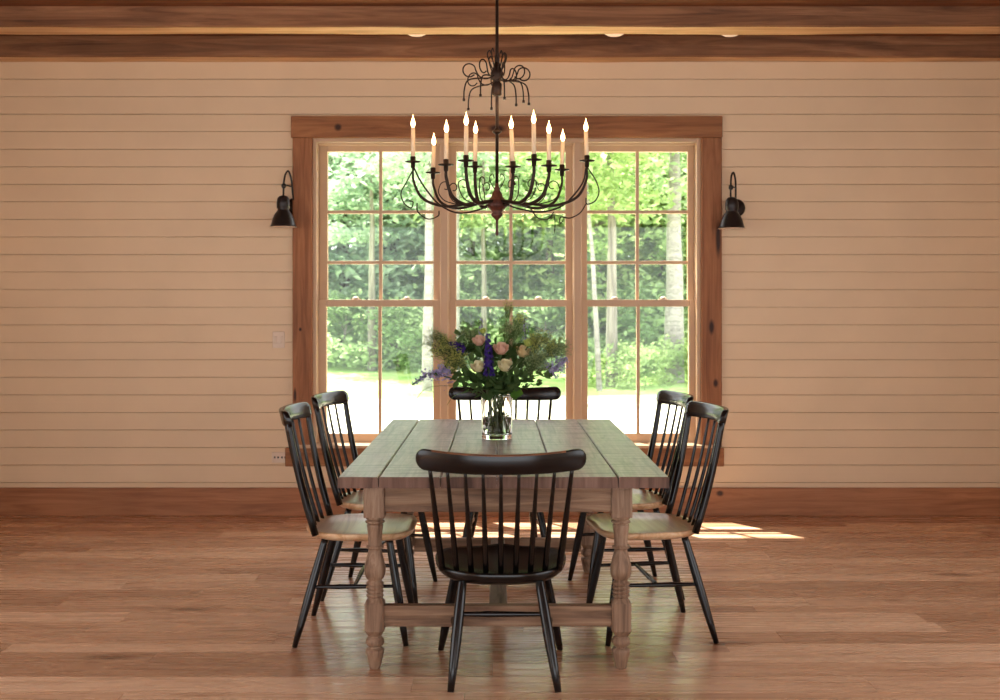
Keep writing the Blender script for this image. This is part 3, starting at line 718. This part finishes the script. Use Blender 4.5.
def spray(px, py, dy, rad, n, mat, label, name='filler_spray', cat='foliage spray', dot=.0027):
    r = random.Random(px*11+py); t = place(name, label, cat)
    h = head_pos(px, py, dy); b0 = Vector((h.x*.25, h.y*.4, .23)); g = MB()
    g.tube(stem_path(b0, r, 0), .002, 5)
    fl = MB(); main = bez([b0, b0.lerp(h, .5)+Vector((0,0,.015)), h], 6)
    g.tube(main, .0015, 5)
    for k in range(int(n*1.3)):
        s = main[r.randrange(4, len(main))]
        d = Vector((r.gauss(0,1), r.gauss(0,1), r.gauss(0,.8)+.25)).normalized()*rad*r.uniform(.35, 1.0)
        e = h+d; mid = s.lerp(e, .5)+Vector((0,0,.006))
        g.tube([s, mid, e], .0005, 3)
        for m in range(7):
            e2 = e+Vector((r.gauss(0,1), r.gauss(0,1), r.gauss(0,1)))*.010
            g.tube([mid.lerp(e, .6), e2], .0004, 3)
            q = dot*r.uniform(.7, 1.3)
            fl.add([e2+Vector(v_)*q for v_ in ((1,0,0),(0,1,0),(-1,0,0),(0,-1,0),(0,0,1),(0,0,-1))], [(0,1,4),(1,2,4),(2,3,4),(3,0,4),(1,0,5),(2,1,5),(3,2,5),(0,3,5)])
    g.build('stems', M_stem, t); o = fl.build('seed_heads', mat, t); o['kind'] = 'stuff'
    return t
spray(444, 352, -.02, .075, 70, M_dill, 'yellow green umbel spray on the left side of the bouquet')
spray(456, 362, -.08, .060, 55, M_dill, 'yellow green umbel spray low left in front of the dark purple spike')
spray(436, 340, .03, .060, 40, M_airy, 'wispy grey green spray at the upper left of the bouquet')
spray(466, 336, .05, .060, 40, M_airy, 'airy green spray behind the top left of the bouquet')
spray(540, 345, -.04, .075, 75, M_dill, 'yellow green umbel spray on the right side of the bouquet')
spray(536, 364, -.08, .065, 60, M_airy, 'dense grey green spray low on the right of the bouquet')
spray(557, 350, .02, .070, 60, M_airy, 'wispy grey green spray at the far right of the bouquet')
spray(512, 330, .04, .065, 45, M_airy, 'airy green spray standing at the top middle of the bouquet')
spray(519, 318, .02, .035, 14, M_lime, 'tall lime wisp reaching highest right of centre')
spray(508, 308, .06, .030, 10, M_dill, 'thin yellow wisp reaching highest above the bouquet centre')
def leafy(px, py, dy, n, rad, size, label, seed):
    r = random.Random(seed); t = place('leaf_branch', label, 'leafy branch')
    h = head_pos(px, py, dy); MB().tube(stem_path(h, r, 0), .002, 6).build('stem', M_stem, t)
    g = MB()
    for k in range(n):
        c = h+Vector((r.gauss(0,1), r.gauss(0,1)*.7, r.gauss(0,1)*.6))*rad*.5 if rad > .04 else h+Vector((r.uniform(-1,1)*.024, r.uniform(-1,1)*.024, r.uniform(-1,1)*.03))
        d = Vector((r.gauss(0,1), r.gauss(0,.8)-.3, r.gauss(0,.7))).normalized(); sd = d.cross(Vector((r.gauss(0,.4), r.gauss(0,.4), 1))).normalized(); nn = d.cross(sd)
        rows = []
        for i in range(6):
            u = i/5; w_ = size*.32*math.sin(PI*(u*.92+.06)); rows.append([c+d*size*u+sd*w_*q+nn*(.15*w_*abs(q)-.25*size*u*u) for q in (-1,0,1)])
        g.grid(rows)
    g.build('leaves', M_leafg, t)
for i, (px, py, dy, n, rad, size, lab) in enumerate(((487,382,-.06,90,.085,.05,'dark leafy branch just above the vase rim'), (505,384,-.05,90,.085,.05,'dark leafy branch over the right of the vase rim'),
        (462,378,-.04,45,.10,.045,'dark green leaves spreading low on the left of the bouquet'), (530,376,-.04,45,.10,.045,'dark green leaves low on the right of the bouquet'),
        (468,352,.03,50,.11,.05,'dark leaves behind the left roses'), (510,356,.05,50,.11,.05,'dark leaves behind the right roses'), (492,352,.02,60,.11,.05,'dark leaves behind the purple spike'), (489,421,.0,30,.036,.022,'submerged green leaves filling the water of the vase'), (502,419,.01,26,.034,.022,'submerged green leaves at the right side inside the vase'))):
    leafy(px, py, dy, n, rad, size, lab, 40+i)
# single drooping leaf at the rim and thin twigs at the left
t = place('leaf_sprig', 'broad green leaf drooping over the right rim of the vase', 'leaf'); g = MB(); c = head_pos(512, 391, -.06)
for (a, l) in ((-.3,.055), (-1.2,.045)):
    d = Vector((math.cos(a), -.3, math.sin(a)*.7)).normalized(); sd = d.cross(Vector((0,-1,.3))).normalized()
    g.grid([[c+d*l*i/6+sd*(q*l*.42*math.sin(PI*(i/6*.92+.05)))+Vector((0,-.006*q*q,0)) for q in (-1,-.5,0,.5,1)] for i in range(7)])
g.build('leaf', leaf_mat('bright green leaf', srgb(70,112,40), srgb(110,150,66), .4), t); MB().tube(stem_path(c, random.Random(3), 0), .002, 6).build('stem', M_stem, t)
for k, (pts, lab) in enumerate((([(478,388,-.03),(455,386,-.02),(430,387,0),(418,397,.02),(414,412,.02)], 'bare thin twig trailing far out at the left of the vase'), ([(482,390,-.05),(466,392,-.05),(454,396,-.06),(447,405,-.06)], 'short curved twig drooping close to the left of the vase'))):
    h0 = head_pos(*pts[0]); MBt = MB(); MBt.tube(stem_path(h0, random.Random(k), 0)+bez([head_pos(*q) for q in pts], 5), .0013, 5)
    tag(MBt.build('twig', M_stem, loc=(VX, VY, TZ)), lab, 'twig')

# ---------------------------------------------------------------- outdoors
M_grass = leaf_mat('lawn green', srgb(138,172,100), srgb(186,206,136), .1)
M_gravel = plain('pale gravel', srgb(232,226,196), .9, var=.08, nscale=2)
def ground_z(y): return -.5 if y < 24 else -.5 + (y-24)*.035
b = MB(); b.grid([[(x, y, ground_z(y)+.02*noise.noise(Vector((x*.4, y*.4, 0)))) for x in range(-34, 37, 2)] for y in [7.9+1.5*k for k in range(0, 44)]])
struct(b.build('lawn', M_grass), 'sunny lawn running back to the trees')
b = MB(); b.grid([[(x, y + .6*math.sin(x*.35)+.02*x*x*.3, ground_z(y)+.035) for x in range(-20, 21)] for y in (9.0, 12, 15, 18, 21, 23.2)])
struct(b.build('driveway', M_gravel), 'sunlit pale drive outside the windows')

barks = {'white': wood('birch bark', srgb(110,106,100), srgb(160,156,150), srgb(190,186,180), 'X', .6, .8, .2),
         'grey': wood('grey bark', srgb(96,92,84), srgb(142,136,126), srgb(176,170,160), 'Z', .5, .9, .4),
         'dark': wood('dark bark', srgb(52,44,36), srgb(82,72,60), srgb(110,98,84), 'Z', .5, .9, .4)}
LM = {'pale': leaf_mat('pale blue green leaves', srgb(140,168,138), srgb(204,222,196), .5),
      'mid': leaf_mat('mid green leaves', srgb(136,162,116), srgb(196,216,168), .5),
      'yel': leaf_mat('yellow green leaves', srgb(142,172,108), srgb(208,224,166), .55),
      'dark': leaf_mat('deep green leaves', srgb(122,146,114), srgb(172,192,156), .4)}
def foliage(name, kind, parent, seed, W, z0, z1, n, size, clumps=40, droop=0, mat='mid'):
    r = random.Random(seed); cl = []
    for k in range(clumps):
        z = r.uniform(z0, z1); q = (z-z0)/(z1-z0)
        rad = W*(math.sin(PI*min(1, q*.85+.15))**.6 if kind == 'round' else (1-q)*.9+.12)
        a = r.uniform(0, 2*PI); d = rad*math.sqrt(r.random())
        cl.append((Vector((math.cos(a)*d, math.sin(a)*d, z)), r.uniform(.35, .85)*(W/3)))
    vs, fs = [], []
    for k in range(n):
        c, cr = cl[r.randrange(clumps)]
        p = c + Vector((r.gauss(0,1)*cr, r.gauss(0,1)*cr, r.gauss(0,1)*cr*(.5 if kind == 'round' else .22)))
        if kind != 'round': p.z -= .18*((p.x**2+p.y**2)**.5)
        nn = Vector((r.gauss(0,.6), r.gauss(0,.6), 1)).normalized(); u = nn.orthogonal().normalized(); u = Matrix.Rotation(r.uniform(0, 6.28), 3, nn) @ u; v = nn.cross(u)
        s = size*r.uniform(.6, 1.3); bse = len(vs)
        vs += [p-u*s, p+v*s*.5-u*.1*s, p+u*s-nn*s*.3, p-v*s*.5-u*.1*s]; fs.append((bse, bse+1, bse+2, bse+3))
    m = MB(); m.add(vs, fs); o = m.build(name, LM[mat], parent); return o
def trunk(parent, r0, h, bark, lean=(0,0), seed=0, branches=5):
    r = random.Random(seed); pts = [(0,0,-.3)]; n = 9
    for k in range(1, n+1):
        t = k/n; pts.append((lean[0]*h*t+r.uniform(-.05,.05)*t, lean[1]*h*t, h*t))
    m = MB(); m.tube(bez(pts, 3), [r0*(1-.75*(k/(n*3))) for k in range(n*3+1)], 12)
    for k in range(branches):
        t = r.uniform(.35, .9); a = r.uniform(0, 2*PI); L_ = r.uniform(.8, 2.2)
        s = Vector((lean[0]*h*t, lean[1]*h*t, h*t)); e = s+Vector((math.cos(a)*L_, math.sin(a)*L_, L_*.55))
        m.tube(bez([s, s.lerp(e, .5)+Vector((0,0,-.1)), e], 4), [r0*.4*(1-.08*q) for q in range(9)], 6)
    m.build('trunk', barks[bark], parent)
protos = {}
def tree(key, px, Y, label, s=1.0, rz=0.0):
    x = (px-497)/1114*Y; loc = (x, Y, ground_z(Y))
    kind, W, z0, z1, n, size, cl, mat, tr, bark, lean = TK[key]
    if key in protos:
        return dup(protos[key], loc, rz, label, None, (s, s, s))
    t = thing({'hem': 'conifer', 'bush': 'bush'}.get(key[:4].rstrip('0123456789_'), 'leafy_tree') if key[:3] != 'hem' else 'conifer', label, 'tree' if key[:4] != 'bush' else 'bush', loc, rz)
    foliage('foliage', kind, t, hash_(key), W, z0, z1, n, size, cl, mat=mat)
    trunk(t, tr, z1*.9, bark, lean, hash_(key)+1, 5 if key[:4] != 'bush' else 2)
    t.scale = (s, s, s); protos[key] = t; return t
def hash_(k): return sum(ord(c)*(i+3) for i, c in enumerate(k))
TK = {'hemlock': ('cone', 3.2, .6, 7.8, 8000, .17, 70, 'pale', .22, 'dark', (0,0)),
      'maple': ('round', 3.2, .8, 7.2, 7000, .17, 60, 'mid', .2, 'grey', (.02,0)),
      'beech': ('round', 2.8, .6, 7.0, 7000, .15, 55, 'yel', .17, 'grey', (-.03,0)),
      'spruce': ('cone', 3.0, .3, 7.6, 8000, .16, 70, 'dark', .22, 'dark', (0,0)),
      'bush': ('round', 1.5, .1, 1.6, 2600, .10, 26, 'mid', .04, 'grey', (0,0)),
      'bushyel': ('round', 1.2, .05, 1.1, 2200, .09, 22, 'yel', .03, 'grey', (0,0))}
far = [('hemlock', 345, 34, 'pale drooping conifer seen through the left panes of the left window', 1.0, 0),
       ('hemlock', 395, 37, 'pale conifer further back behind the white birch', 1.05, 2.1),
       ('maple', 470, 36, 'mid green tree seen through the left half of the middle window', 1.0, 1.0),
       ('spruce', 520, 41, 'dark conifer far behind the bouquet in the middle window', 1.0, .4),
       ('maple', 552, 34, 'bright green tree seen through the right half of the middle window', .95, 3.0),
       ('beech', 600, 33, 'yellow green tree at the left of the right window', 1.0, 0),
       ('beech', 660, 36, 'yellow green tree behind the grey trunk in the right window', 1.1, 2.0),
       ('spruce', 640, 42, 'dark conifer deep in the wood behind the right window', 1.1, 1.3),
       ('maple', 715, 35, 'green tree at the right edge of the right window', 1.0, 4.2),
       ('spruce', 430, 44, 'dark conifer deep in the wood behind the left window', 1.1, 2.6),
       ('hemlock', 300, 39, 'pale conifer hidden mostly behind the left casing', 1.1, 4.0),
       ('spruce', 570, 46, 'dark conifer farthest back behind the middle window', 1.1, 3.3),
       ('maple', 255, 36, 'green tree far outside, beyond the shiplap wall left of the windows', 1.0, 5.0),
       ('hemlock', 185, 38, 'pale conifer far outside, farthest left of the whole wood', 1.0, 3.0),
       ('beech', 775, 34, 'yellow green tree far outside, beyond the shiplap wall right of the windows', 1.0, 5.0),
       ('hemlock', 372, 46, 'pale conifer farthest back behind the left window', 1.15, 1.2),
       ('beech', 495, 45, 'yellow green tree farthest back behind the chandelier', 1.15, 1.2),
       ('hemlock', 700, 46, 'pale conifer farthest back behind the right window', 1.15, 3.2)]
for key, px, Y, lab, s, rz in far: tree(key, px, Y, lab, s, rz)
for key, px, Y, lab, s in (('bush', 345, 31, 'round green bush at the wood edge, leftmost in the left window', 1.1), ('bush', 398, 30, 'green bush under the birch in the left window', 1.0), ('bush', 470, 32, 'green bush behind the bouquet', 1.1),
        ('bush', 545, 31, 'green bush right of the bouquet at the wood edge', 1.1), ('bushyel', 620, 26, 'bright yellow green shrub at the foot of the grey trunks', .8), ('bush', 645, 31, 'green bush behind the right window lower pane', 1.2),
        ('bushyel', 675, 27, 'yellow green shrub at the foot of the broad pale trunk', .9), ('bush', 700, 32, 'green bush at the right end of the wood edge', 1.2)):
    tree(key, px, Y, lab, s, px*.1)
# individual trunks nearer than the wood
def bare(px, Y, r0, h, bark, lean, label, seed, crown=None):
    x = (px-497)/1114*Y; t = thing('birch_tree' if bark == 'white' else 'slender_tree', label, 'tree', (x, Y, ground_z(Y)))
    trunk(t, r0, h, bark, lean, seed, 0)
    if crown: foliage('foliage', 'round', t, seed, crown[0], crown[1], h+1.2, crown[2], .12, 30, mat=crown[3])
    return t
bare(427, 25, .13, 8, 'white', (.012, 0), 'white birch trunk at the right edge of the left window', 11, (1.9, 4.6, 2600, 'pale'))
bare(457, 28, .09, 8, 'white', (.0, 0), 'pale birch trunk at the left edge of the middle window', 15, (1.8, 4.8, 2200, 'mid'))
bare(484, 30, .09, 7, 'grey', (0, 0), 'slim grey trunk behind the flowers', 12, (1.6, 4, 1800, 'mid'))
bare(600, 25, .07, 7, 'white', (-.06, 0), 'thin leaning white trunk in the right window', 13, (1.8, 4.2, 2200, 'yel'))
bare(612, 26, .15, 8, 'grey', (-.004, 0), 'pale grey trunk right of the thin leaning one', 14, (2.2, 4.2, 3000, 'yel'))
bare(372, 30, .13, 6, 'grey', (.0, 0), 'short grey trunk in the left window beside the muntin', 16, (1.8, 3.6, 2600, 'pale'))
bare(674, 27, .27, 8, 'white', (.0, 0), 'broad pale trunk in the right half of the right window', 17, (2.2, 4.4, 3000, 'mid'))
# eave over the window wall, just outside
struct(MB().box(-4.2, 4.2, WY+.2, WY+.55, 2.98, 3.08).build('roof_eave', M_ceil), 'narrow eave outside above the windows')
